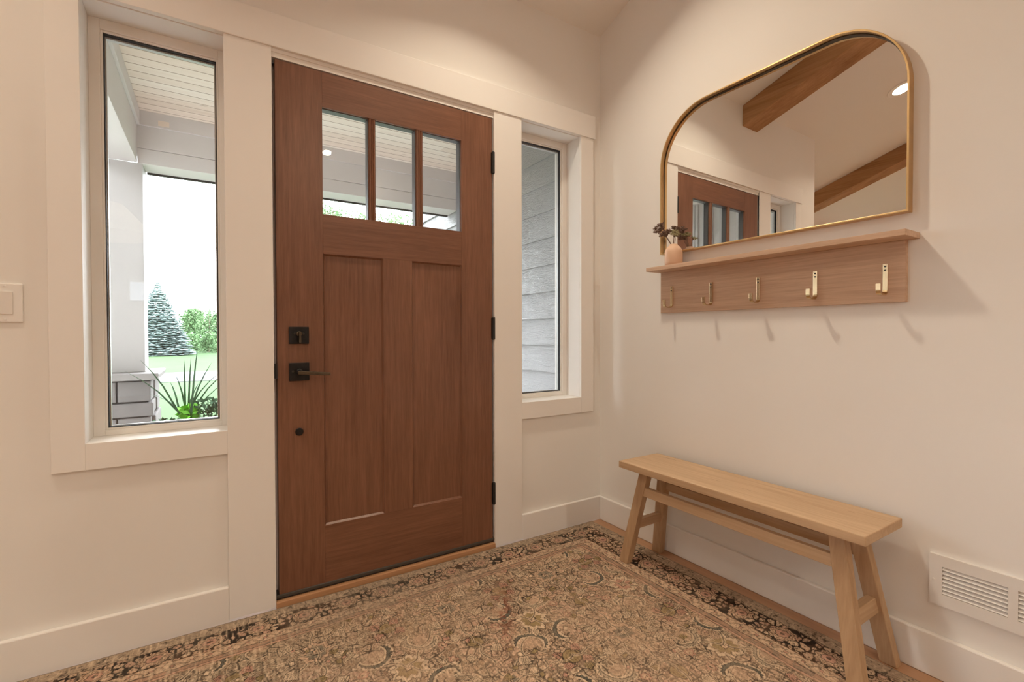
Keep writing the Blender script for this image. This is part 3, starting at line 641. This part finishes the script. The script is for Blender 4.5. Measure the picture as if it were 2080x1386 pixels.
# ================================================================== MIRROR
def arch(y0, y1, z0, z1, r, n=20):
    """outline, y0 = far (left) side, y1 = near side"""
    p = [(y1, z0), (y0, z0), (y0, z1-r)]
    for k in range(1, n+1): a = PI/2*k/n; p.append((y0-r+r*math.cos(a), z1-r+r*math.sin(a)))
    p.append((y1+r, z1))
    for k in range(1, n+1): a = PI/2*k/n; p.append((y1+r-r*math.sin(a), z1-r+r*math.cos(a)))
    return p
mr = empty('wall_mirror', (0.018, -0.9155, 1.418), 'arched wall mirror with a thin brass frame above the hook shelf', 'mirror')
MY0, MY1, MZ0, MZ1, MR = -0.4355, -1.3955, 1.4180, 2.0720, 0.245
def band(mb, o, i, x0, x1, mi=0):
    n = len(o); vs = [(x0, *p) for p in o]+[(x0, *p) for p in i]+[(x1, *p) for p in o]+[(x1, *p) for p in i]; fs = []
    for k in range(n):
        j = (k+1) % n; fs += [(k, j, n+j, n+k), (2*n+k, 3*n+k, 3*n+j, 2*n+j), (k, 2*n+k, 2*n+j, j), (n+k, n+j, 3*n+j, 3*n+k)]
    mb.add(vs, fs, mi)
o_ = arch(MY0, MY1, MZ0, MZ1, MR); i_ = arch(MY0-.006, MY1+.006, MZ0+.006, MZ1-.006, MR-.006); i2 = arch(MY0-.009, MY1+.009, MZ0+.009, MZ1-.009, MR-.009)
m = MB(); band(m, o_, i_, -0.016, 0.0175); m.build('frame', m_gold, mr, 0.001)
m = MB(); band(m, i_, i2, 0.004, 0.0175); m.build('inner_rebate', m_golddark, mr)
g_ = arch(MY0-.0065, MY1+.0065, MZ0+.0065, MZ1-.0065, MR-.0065)
vs = [(0.0115-0.01187*(p[0]+1)+0.0024*(p[1]-1.5), p[0], p[1]) for p in g_]
m = MB(); n = len(vs); m.add(vs+[(v[0]+.0004, v[1], v[2]) for v in vs], [tuple(range(n)), tuple(range(2*n-1, n-1, -1))]+[(i, (i+1) % n, n+(i+1) % n, n+i) for i in range(n)])
m.build('mirror_glass', m_mirror, mr)

# ================================================================== VASE AND DRIED FLOWERS
VX, VY, VZ = -0.053, -0.545, 1.352
m = MB(); m.lathe([(.030, 0), (.0365, .002), (.039, .010), (.039, .058), (.036, .070), (.029, .082), (.0205, .089), (.0175, .094), (.0165, .096), (.0145, .0945), (.0155, .088), (.030, .070), (.034, .050), (.034, .006), (.001, .004)], (VX, VY, VZ), 'z', 40)
v = m.build('flower_vase', m_vase, smooth=True); tag(v, 'small peach ceramic bottle vase at the left end of the oak shelf', 'vase')
def umbel(name, tip, base, spread, nrm, label, mats, nray=16, seed=1, dens=9, ln=.03):
    r = random.Random(seed); e = empty(name, base, label, 'dried flower', 'dried flower stems in the peach vase')
    tip = Vector(tip); base = Vector(base); nrm = Vector(nrm).normalized()
    mid = (tip+base)/2+Vector((r.uniform(-.004, .004), r.uniform(-.004, .004), .004))
    st = MB(); st.tube([base, mid, tip], [.0014, .0012, .001], 6)
    hd = MB(); a = nrm.orthogonal().normalized(); b = nrm.cross(a)
    for k in range(nray):
        an = 2*PI*k/nray+r.uniform(-.2, .2); rad = spread*math.sqrt((k % 4+1)/4.0)*r.uniform(.75, 1.05)
        p = tip+nrm*ln*r.uniform(.8, 1.1)*(1-.25*(rad/spread)**2)+(a*math.cos(an)+b*math.sin(an))*rad
        st.tube([tip, (tip+p)/2+nrm*.003, p], [.0008, .0007, .0006], 5)
        for j in range(dens):
            o = Vector((r.gauss(0, 1), r.gauss(0, 1), r.gauss(0, .6)))*.0036; hd.blob(p+o+nrm*.001, r.uniform(.0014, .0029), 0, 5, 3)
    st.build('stem', mats[0], e); hd.build('flower_head', mats[1], e)
B0 = (VX, VY, VZ+.075)
umbel('dried_flower', (-0.066, -0.487, 1.520), B0, .030, (-.05, .75, .65), 'brown dried umbel on the far left leaning out over the shelf end', (m_stem, m_head), 22, 2, 15, .022)
umbel('dried_flower', (-0.060, -0.513, 1.487), B0, .029, (-.1, .35, .9), 'brown dried flat umbel standing just above the vase neck', (m_stem, m_head), 20, 5, 15, .024)
umbel('dried_flower', (-0.038, -0.535, 1.492), B0, .020, (.3, -.2, .9), 'pale green dried umbel between the brown ones, nearest the mirror', (m_stem, m_head2), 14, 9, 11, .018)
umbel('dried_flower', (-0.060, -0.552, 1.478), B0, .016, (-.2, -.4, .9), 'short pale dried sprig leaning right over the vase rim', (m_stem, m_head2), 10, 12, 5, .015)
umbel('dried_flower', (-0.025, -0.528, 1.510), B0, .024, (.5, .1, .85), 'brown dried umbel leaning back towards the mirror', (m_stem, m_head), 17, 15, 14, .02)

# ================================================================== FLOOR REGISTER (wall vent)
vt = empty('wall_vent', (0.018, -1.6285, 0.2225), 'white painted metal return air grille low on the right wall beyond the bench', 'vent')
VY0, VY1, VZ0, VZ1 = -1.4485, -1.8085, 0.2225, 0.3740
LO = [(-1.4785, -1.6185), (-1.6375, -1.7785)]; ZL = (0.2586, 0.3415)
m = MB(); x0, x1 = 0.0075, 0.018
m.box((x0, VY0, VZ0), (x1, LO[0][0], VZ1)); m.box((x0, LO[0][1], VZ0), (x1, LO[1][0], VZ1)); m.box((x0, LO[1][1], VZ0), (x1, VY1, VZ1))
for a, b in LO: m.box((x0, a, VZ0), (x1, b, ZL[0])); m.box((x0, a, ZL[1]), (x1, b, VZ1))
m.build('face_plate', m_vent, vt)
for a, b in LO:
    m = MB(); m.box((0.0170, a, ZL[0]), (0.0179, b, ZL[1])); m.build('duct_backing', m_ventdark, vt)
    for k in range(7):
        z = ZL[0]+.002+(ZL[1]-ZL[0])/7*k; h = (ZL[1]-ZL[0])/7
        m = MB(); m.hexa([(.0080, a, z+h*.0), (.0080, b, z+h*.0), (.0090, b, z-.001), (.0090, a, z-.001)], [(.0160, a, z+h*.72), (.0160, b, z+h*.72), (.0168, b, z+h*.62), (.0168, a, z+h*.62)])
        m.build('louver', m_vent, vt)
m = MB(); m.lathe([(.0035, 0), (.0035, -.0012), (.0022, -.002)], (0.0075, -1.459, 0.2975), 'x', 14); m.build('screw', m_vent, vt)

# ================================================================== CEILING BEAMS, DOWNLIGHTS, PENDANT (seen in the mirror and the panes, plus unseen fill downlights)
def beam(x0, x1, label, ya=0.018, d=0.148):
    yb = YR; m = MB()
    m.prism([(ya, cz(ya)), (yb, ZR), (yb, ZR-d), (ya, cz(ya)-d)], 'x', x0, x1)
    o = m.build('ceiling_beam', m_beam, None, 0.003); tag(o, label, 'beam', 'oak ceiling beams')
beam(-1.622, -1.428, 'oak ceiling beam ending above the front door, nearest beam in the mirror')
beam(-3.74, -3.55, 'oak ceiling beam beyond the entry wall corner, farther beam in the mirror', 0.92)
beam(-5.86, -5.67, 'oak ceiling beam deep in the great room', 0.92)
TH = math.atan(SL)
def downlight(x, y, label, k=1.0):
    z = cz(y) if y > YR else ZR-(YR-y)*SL
    nrm = Vector((0, -SL, -1)).normalized() if y > YR else Vector((0, SL, -1)).normalized()
    q_ = Vector((0, 0, -1)).rotation_difference(nrm)
    e = empty('recessed_downlight', (x, y, z), label, 'ceiling light', 'recessed ceiling downlights')
    m = MB(); m.lathe([(.058, -.001), (.092, -.001), (.090, -.006), (.062, -.009), (.058, -.004)], (0, 0, 0), 'z', 36); a = m.build('trim_ring', m_trim, None)
    m = MB(); m.lathe([(.060, -.0015), (.060, -.004)], (0, 0, 0), 'z', 36); b = m.build('lens', m_lens, None)
    for o in (a, b): o.parent = e
    e.rotation_mode = 'QUATERNION'; e.rotation_quaternion = q_
    ld = bpy.data.lights.new('downlight', 'AREA'); ld.shape = 'DISK'; ld.size = 0.10; ld.energy = LAMP_W*k; ld.color = WARM; ld.spread = math.radians(138)
    lo = bpy.data.objects.new('downlight_lamp', ld); COL.objects.link(lo); lo.location = Vector((x, y, z))+nrm*0.012
    lo.rotation_mode = 'QUATERNION'; lo.rotation_quaternion = Vector((0, 0, -1)).rotation_difference(nrm)
downlight(-0.80, -0.45, 'round recessed downlight above the bench corner', 0.88)
downlight(-2.55, -0.57, 'round recessed downlight reflected at the right of the mirror', 0.72)
downlight(-0.54, -4.47, 'round recessed downlight behind the camera over the right wall', 1.5)
downlight(-1.70, -2.60, 'unseen round downlight added as fill over the middle of the entry', 1.5)  # this and the next three are unseen, added to fill the room evenly
downlight(-3.6, -5.2, 'unseen round downlight added as fill behind the camera, centre of the back slope', 1.5)
downlight(-4.8, -1.4, 'unseen round downlight added as fill in the great room, near its front', 1.5)
downlight(-4.8, -4.6, 'unseen round downlight added as fill in the great room, at its back', 1.5)
pl = empty('pendant_lamp', (-2.62, -2.93, 2.13), 'pale cone shade pendant lamp reflected in the left window pane', 'pendant lamp')
m = MB(); m.lathe([(.17, .26), (.40, .0), (.396, .0), (.166, .257)], (-2.62, -2.93, 1.88), 'z', 40); m.build('lamp_shade', m_shade, pl, smooth=False)
m = MB(); m.tube([(-2.62, -2.93, 2.10), (-2.62, -2.93, cz(-2.93)-.001)], .004, 8); m.lathe([(.05, 0), (.05, .03)], (-2.62, -2.93, cz(-2.93)-.05), 'z', 20); m.box((-2.79, -2.934, 2.125), (-2.45, -2.926, 2.133)); m.build('cord', m_blackp, pl)
m = MB(); m.blob((-2.62, -2.93, 2.03), .035, 0, 16, 10); m.build('bulb', m_bulb, pl, smooth=True)

# ================================================================== PORCH
box('porch_floor', (-3.2, WT, -0.30), (0.6, 3.1, -0.12), m_conc, kind='structure')
CZ = 2.751
box('porch_ceiling', (-2.62, WT, CZ), (0.40, 2.62, CZ+0.06), m_plank, kind='structure')
box('porch_roof', (-3.0, WT+.001, CZ+0.09), (0.40, 3.3, CZ+0.2), m_porchwhite, kind='structure')
BYf = 2.614
pb = empty('porch_beam', (-1.0, BYf+.11, 2.35), 'white painted box beam along the front edge of the porch', 'porch beam')
m = MB(); m.box((-2.70, BYf, 2.467+.0015), (0.385, BYf+.235, CZ+.08)); m.build('upper_board', m_porchwhite, pb, 0.002)
m = MB(); m.box((-2.298, BYf+.0015, 2.352), (0.385, BYf+.235, 2.4655)); m.build('lower_board', m_porchwhite, pb, 0.002)
m = MB(); m.box((-2.298, BYf-.020, 2.640), (0.385, BYf, CZ)); m.build('frieze_board', m_porchwhite, pb, 0.002)
m = MB(); m.box((-2.26, BYf+.235, 2.338), (0.385, BYf+.260, 2.352+.03)); m.build('drip_edge', m_blackp, pb)
m = MB(); m.box((-2.165, BYf-.0215, 2.655), (-2.095, BYf-.019, 2.695)); m.build('unpainted_patch', m_plank, pb)
sb = empty('porch_beam', (-2.42, 1.4, 2.35), 'white painted box beam along the left side of the porch, running from the house', 'porch beam')
m = MB(); m.box((-2.55, WT, 2.352), (-2.298, BYf, CZ+.08)); m.build('side_board', m_porchwhite, sb, 0.002)
m = MB(); m.box((-2.298, WT, 2.640), (-2.278, BYf-.02, CZ)); m.build('frieze_board', m_porchwhite, sb, 0.002)
# column
pc = empty('porch_column', (-2.45, 2.75, -0.12), 'square white porch column on a grey stone base, outside the left window', 'porch column')
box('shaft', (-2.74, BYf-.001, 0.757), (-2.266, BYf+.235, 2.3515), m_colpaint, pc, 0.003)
m = MB(); cx0, cx1, cy0, cy1 = -2.93, -2.165, 2.384, 3.06
m.prism([(cx0, .708), (cx1-.010, .708), (cx1, .745), (cx1-.004, .757), (cx0, .757)], 'y', cy0, cy1); m.build('stone_cap', m_cap, pc, 0.006)
m = MB(); bx0, bx1, by0, by1 = -2.88, -2.222, 2.444, 3.00
m.box((bx0, by0, -.12), (bx1-.012, by1, .708), 1)
zz = .704; rs = random.Random(4); row = 0; heights = [.160, .108, .150, .10, .16, .12]
for h in heights:
    z0_, z1_ = max(-.12, zz-h+.006), zz-.004; zz -= h
    if z1_ <= z0_: break
    x = bx1+rs.uniform(0, .02); first = True
    offs = [.20, .40, .28, .3] if row % 2 == 0 else [.40, .3, .3, .3]
    for wd in offs:
        xa = max(x-wd+.008, bx0); j = rs.uniform(0, .012)
        if xa < x-.02: m.box((xa, by0-.022-j, z0_), (x, by0+.05, z1_), 0)
        x -= wd
        if x < bx0: break
    y = by0+.05
    for wd in ((.28, .3) if row % 2 else (.18, .40)):
        m.box((bx1-.05, y+.004, z0_), (bx1+rs.uniform(.0, .03), min(y+wd, by1), z1_), 0); y += wd
    row += 1
m.build('stone_base', [m_stone, m_mortar], pc, 0.009)
# siding wall right of the porch (house wing)
XS = 0.387; m = MB(); ex = 0.209; z = 1.041-0.0262*3.346-ex*5
while z < 4.6:
    m.prism([(XS+.03, z), (XS-.004, z), (XS+.010, z+ex+.012), (XS+.03, z+ex+.012)], 'y', WT, 3.65); z += ex
m.box((XS+.0305, WT, -.5), (XS+.10, 3.64, 4.6)); m.box((0.2, WT+.0005, -.5), (XS+.03, WT+.03, 4.6))
m.build('wall_siding_right', m_siding, kind='structure')
box('trim_9', (XS-.02, 3.651, -.5), (XS+.10, 3.75, 4.6), m_extwhite, kind='structure')
m = MB(); m.box((-3.20, 2.1, -.5), (-3.0, 8.4, 4.8))  # side wing, its near stretch extended to shade the column
for k in range(15): m.box((-3.001, 2.15+k*.41, -.5), (-2.98, 2.2+k*.41, 4.8))
m.build('wall_batten_left', m_extwhite, kind='structure')
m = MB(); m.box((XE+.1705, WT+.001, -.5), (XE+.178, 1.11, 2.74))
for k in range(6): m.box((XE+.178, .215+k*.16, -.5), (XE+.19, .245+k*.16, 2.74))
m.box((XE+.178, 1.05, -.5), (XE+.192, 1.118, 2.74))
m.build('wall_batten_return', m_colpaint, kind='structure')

# ================================================================== GARDEN
G = -0.5
box('lawn', (-120, 1.2, G-.2), (120, 160, G), m_lawn, kind='structure')
m = MB(); pts = []
for k in range(41):
    x = -30+k*1.5; pts.append((x, 16.9+.012*(x+2)**2*.1, 21.5+.012*(x+2)**2*.1))
for a, b in zip(pts[:-1], pts[1:]): m.hexa([(a[0], a[1], G-.01), (b[0], b[1], G-.01), (b[0], b[2], G-.01), (a[0], a[2], G-.01)], [(a[0], a[1], G+.02), (b[0], b[1], G+.02), (b[0], b[2], G+.02), (a[0], a[2], G+.02)])
m.build('driveway', m_road, kind='structure')
def cloud(name, ells, n, size, mat, parent, seed, flat=0.5):
    r = np.random.default_rng(seed); vs = []; k = len(ells)
    for (c, rad) in ells:
        u = r.normal(size=(n//k, 3)); u /= np.linalg.norm(u, axis=1)[:, None]; rr = r.random((n//k, 1))**.35
        P = np.array(c)+u*rr*np.array(rad)
        a = r.normal(size=(n//k, 3)); a /= np.linalg.norm(a, axis=1)[:, None]; b = np.cross(a, r.normal(size=(n//k, 3))); b /= np.linalg.norm(b, axis=1)[:, None]
        s = size*(.6+.8*r.random((n//k, 1)))
        vs.append(np.stack([P-a*s, P+b*s*.5, P+a*s, P-b*s*.5], 1))
    V = np.concatenate(vs).reshape(-1, 3); F = np.arange(len(V)).reshape(-1, 4)
    me = bpy.data.meshes.new(name); me.from_pydata(V.tolist(), [], F.tolist()); me.materials.append(mat)
    o = bpy.data.objects.new(name, me); COL.objects.link(o); o.parent = parent
    if parent: o.matrix_parent_inverse = Matrix.Translation(-parent.location)
    return o
# blue spruce
SPX, SPY = -1.835-.0755*44, 42.0
sp = empty('spruce_tree', (SPX, SPY, G), 'blue-grey spruce tree standing on the far lawn, outside the left window', 'tree')
m = MB(); m.tube([(SPX, SPY, G), (SPX, SPY, G+5.2)], [.14, .03], 8); m.build('trunk', m_bark, sp)
r = random.Random(5); m = MB(); H = 5.55
for tier in range(34):
    f = tier/33; z = G+.12+(H-.3)*f; R = 2.25*(1-f)**.78+.10; nb = int(44*(1-f)+10)
    for k in range(nb):
        an = 2*PI*(k+r.random()*.8)/nb; Rr = R*r.uniform(.82, 1.08); ca, sa = math.cos(an), math.sin(an)
        for seg_ in range(3 if f < .85 else 2):
            r0 = Rr*(.35+.2*seg_); r1 = min(Rr, Rr*(.62+.2*seg_)); wd = (.16+.10*(1-f))*r.uniform(.7, 1.2); j = r.uniform(-.05, .05)
            zc = z+j-.10*seg_*(1-f)+.03
            a = Vector((SPX+ca*r0, SPY+sa*r0, zc)); b = Vector((SPX+ca*r1, SPY+sa*r1, zc-.05+.05*r.random())); sd = Vector((-sa, ca, 0))*wd; th = Vector((0, 0, .045)); c = (a*.45+b*.55)
            m.add([a, c+sd-th*.6, b, c-sd-th*.6, c+th, c-th*1.3], [(0, 1, 4), (1, 2, 4), (2, 3, 4), (3, 0, 4), (1, 0, 5), (2, 1, 5), (3, 2, 5), (0, 3, 5)])
m.add([(SPX-.10, SPY, G+H-.25), (SPX+.10, SPY, G+H-.25), (SPX, SPY+.1, G+H-.25), (SPX, SPY, G+H+.05)], [(0, 1, 3), (1, 2, 3), (2, 0, 3)])
m.build('foliage', m_spruce, sp)
# tree line
def tree(name, label, x, y, h, rad, mat, n, size, seed, trunk=True, group=None, cat='tree'):
    e = empty(name, (x, y, G), label, cat, group); rr = random.Random(seed)
    if trunk:
        m = MB(); m.tube([(x, y, G), (x+.1, y, G+h*.5), (x, y, G+h*.85)], [.10, .07, .03], 8)
        for k in range(7):
            a = rr.uniform(0, 6.28); z0_ = G+h*rr.uniform(.35, .7); m.tube([(x, y, z0_), (x+math.cos(a)*rad*.6, y+math.sin(a)*rad*.6, z0_+h*.25)], [.04, .012], 6)
        m.build('trunk', m_bark, e)
    el = [((x+rr.uniform(-.5, .5)*rad, y+rr.uniform(-.5, .5)*rad, G+h*rr.uniform(.45, .8)), (rad*.55, rad*.55, h*.22)) for _ in range(7)]+[((x, y, G+h*.5), (rad, rad, h*.45)), ((x-rad*.45, y, G+h*.24), (rad*.75, rad*.7, h*.24)), ((x+rad*.45, y, G+h*.24), (rad*.75, rad*.7, h*.24))]
    cloud('foliage', el, n, size, mat, e, seed)
tree('leafy_tree', 'bare-trunked pale tree right of the spruce beyond the lawn', -1.835-.004*51, 49, 3.9, 1.0, m_leafa, 2200, .10, 2)
tree('leafy_tree', 'light green tree beyond the lawn, close behind the right flank of the spruce', -1.835-.032*60, 58, 4.6, 1.45, m_leafa, 5000, .13, 3)
tree('leafy_tree', 'dark green tree beyond the lawn at the right edge of the left pane', -1.835+.020*54, 52, 4.0, 1.45, m_leafb, 6000, .13, 4)
tree('leafy_tree', 'dark green tree hidden mostly behind the blue spruce', -1.835-.110*64, 61, 4.0, 1.6, m_leafb, 5000, .14, 6)
for i, (kx_, yy) in enumerate(((-.026, 45.6), (-.006, 46.4), (.014, 45.8))):
    tree('bush', ('low light green bush at the foot of the spruce, beyond the lawn', 'low light green bush below the pale trunk beyond the lawn', 'low light green bush rightmost beyond the lawn')[i], -1.835+kx_*(yy+2), yy, 1.7, .52, m_leafa, 2000, .08, 20+i, False, 'bushes at the edge of the far lawn', 'bush')
for i, x in enumerate((-20, -14, -9, 4, 10, 17, 25)):
    tree('leafy_tree', ('far left', 'second from the left', 'third from the left', 'right of the porch view', 'farther right', 'second from the right', 'far right')[i]+' tree of the distant wood line behind the lawn', x, 66+(i%2)*7, 5.0, 2.1, m_leafb, 2500, .25, 40+i, False, 'trees of the distant wood line')
# nearer tree seen through the door panes, fine twigs with young leaves
e = empty('young_leaf_tree', (1.6, 11.5, G), 'open-branched tree with young leaves seen through the door panes', 'tree'); rr = random.Random(8)
m = MB(); tips = []
def branch(p, d, ln, rad, dep):
    q_ = p+d*ln; m.tube([p, (p+q_)/2+Vector((rr.uniform(-.05, .05),)*3), q_], [rad, rad*.8, rad*.6], 5)
    if dep == 0: tips.append(q_); return
    for _ in range(3): branch(q_, (d+Vector((rr.uniform(-.75, .75), rr.uniform(-.75, .75), rr.uniform(-.25, .6)))).normalized(), ln*.72, rad*.6, dep-1); tips.append(q_)
branch(Vector((1.6, 11.5, G)), Vector((0, 0, 1)), 1.6, .08, 6)
m.build('branches', m_bark, e)
cloud('foliage', [(tuple(t), (.22, .22, .18)) for t in tips[::3]], len(tips[::3])*9, .045, m_leafa, e, 9)
# potted plant on the porch
PXp, PYp = -1.955, 1.62
pp = empty('potted_plant', (PXp, PYp, -0.12), 'porch planter with long spiky blades and bright green leaves, outside the left window', 'potted plant')
m = MB(); m.lathe([(.13, 0), (.16, .05), (.20, .52), (.215, .56), (.20, .565), (.19, .52), (.01, .51)], (PXp, PYp, -.12), 'z', 32); m.build('pot', m_pot, pp, smooth=True)
Yr = PYp+1.986
def W3(kx_, kz_, Y=Yr): return Vector((-1.835+kx_*Y, Y-1.986, 1.041+kz_*Y))
rr = random.Random(3)
tipsb = [(-.100, -.042, 3.45), (-.120, -.060, 3.3), (-.040, -.044, 3.75), (-.030, -.040, 3.6), (-.052, -.070, 3.7), (-.061, -.078, 3.8), (.012, -.068, 3.5), (.020, -.088, 3.4), (-.017, -.082, 3.85), (.03, -.06, 3.7), (-.09, -.10, 3.9), (.0, -.05, 3.2), (-.02, -.02, 3.0)]
for kx_, kz_, Y in tipsb:
    b = W3(-.037+rr.uniform(-.008, .008), -.150); tp = W3(kx_, kz_, Y); md = (b+tp)/2+Vector((0, 0, .035)); s = Vector((.0055, .002, 0)); m = MB()
    pts_ = [b, b*.6+md*.4, md, md*.5+tp*.5+Vector((0, 0, .008)), tp]; vs = []; fs = []
    for i, p in enumerate(pts_): k = (1, 1.05, .85, .55, .08)[i]; vs += [p-s*k, p+Vector((0, 0, .002))*k, p+s*k]
    for i in range(4): fs += [(3*i, 3*i+1, 3*i+4, 3*i+3), (3*i+1, 3*i+2, 3*i+5, 3*i+4)]
    m.add(vs, fs); m.build('blade', m_blade, pp)
cl = W3(-.033, -.135)
cloud('bright_leaves', [(tuple(cl), (.06, .06, .05))], 130, .028, m_lime, pp, 31)
cloud('leaves', [(tuple(W3(-.008, -.128)), (.10, .08, .06)), (tuple(W3(-.07, -.152)), (.11, .08, .03)), (tuple(W3(.015, -.14)), (.1, .08, .06)), (tuple(W3(-.035, -.152)), (.12, .1, .03))], 520, .016, m_leafb, pp, 32)
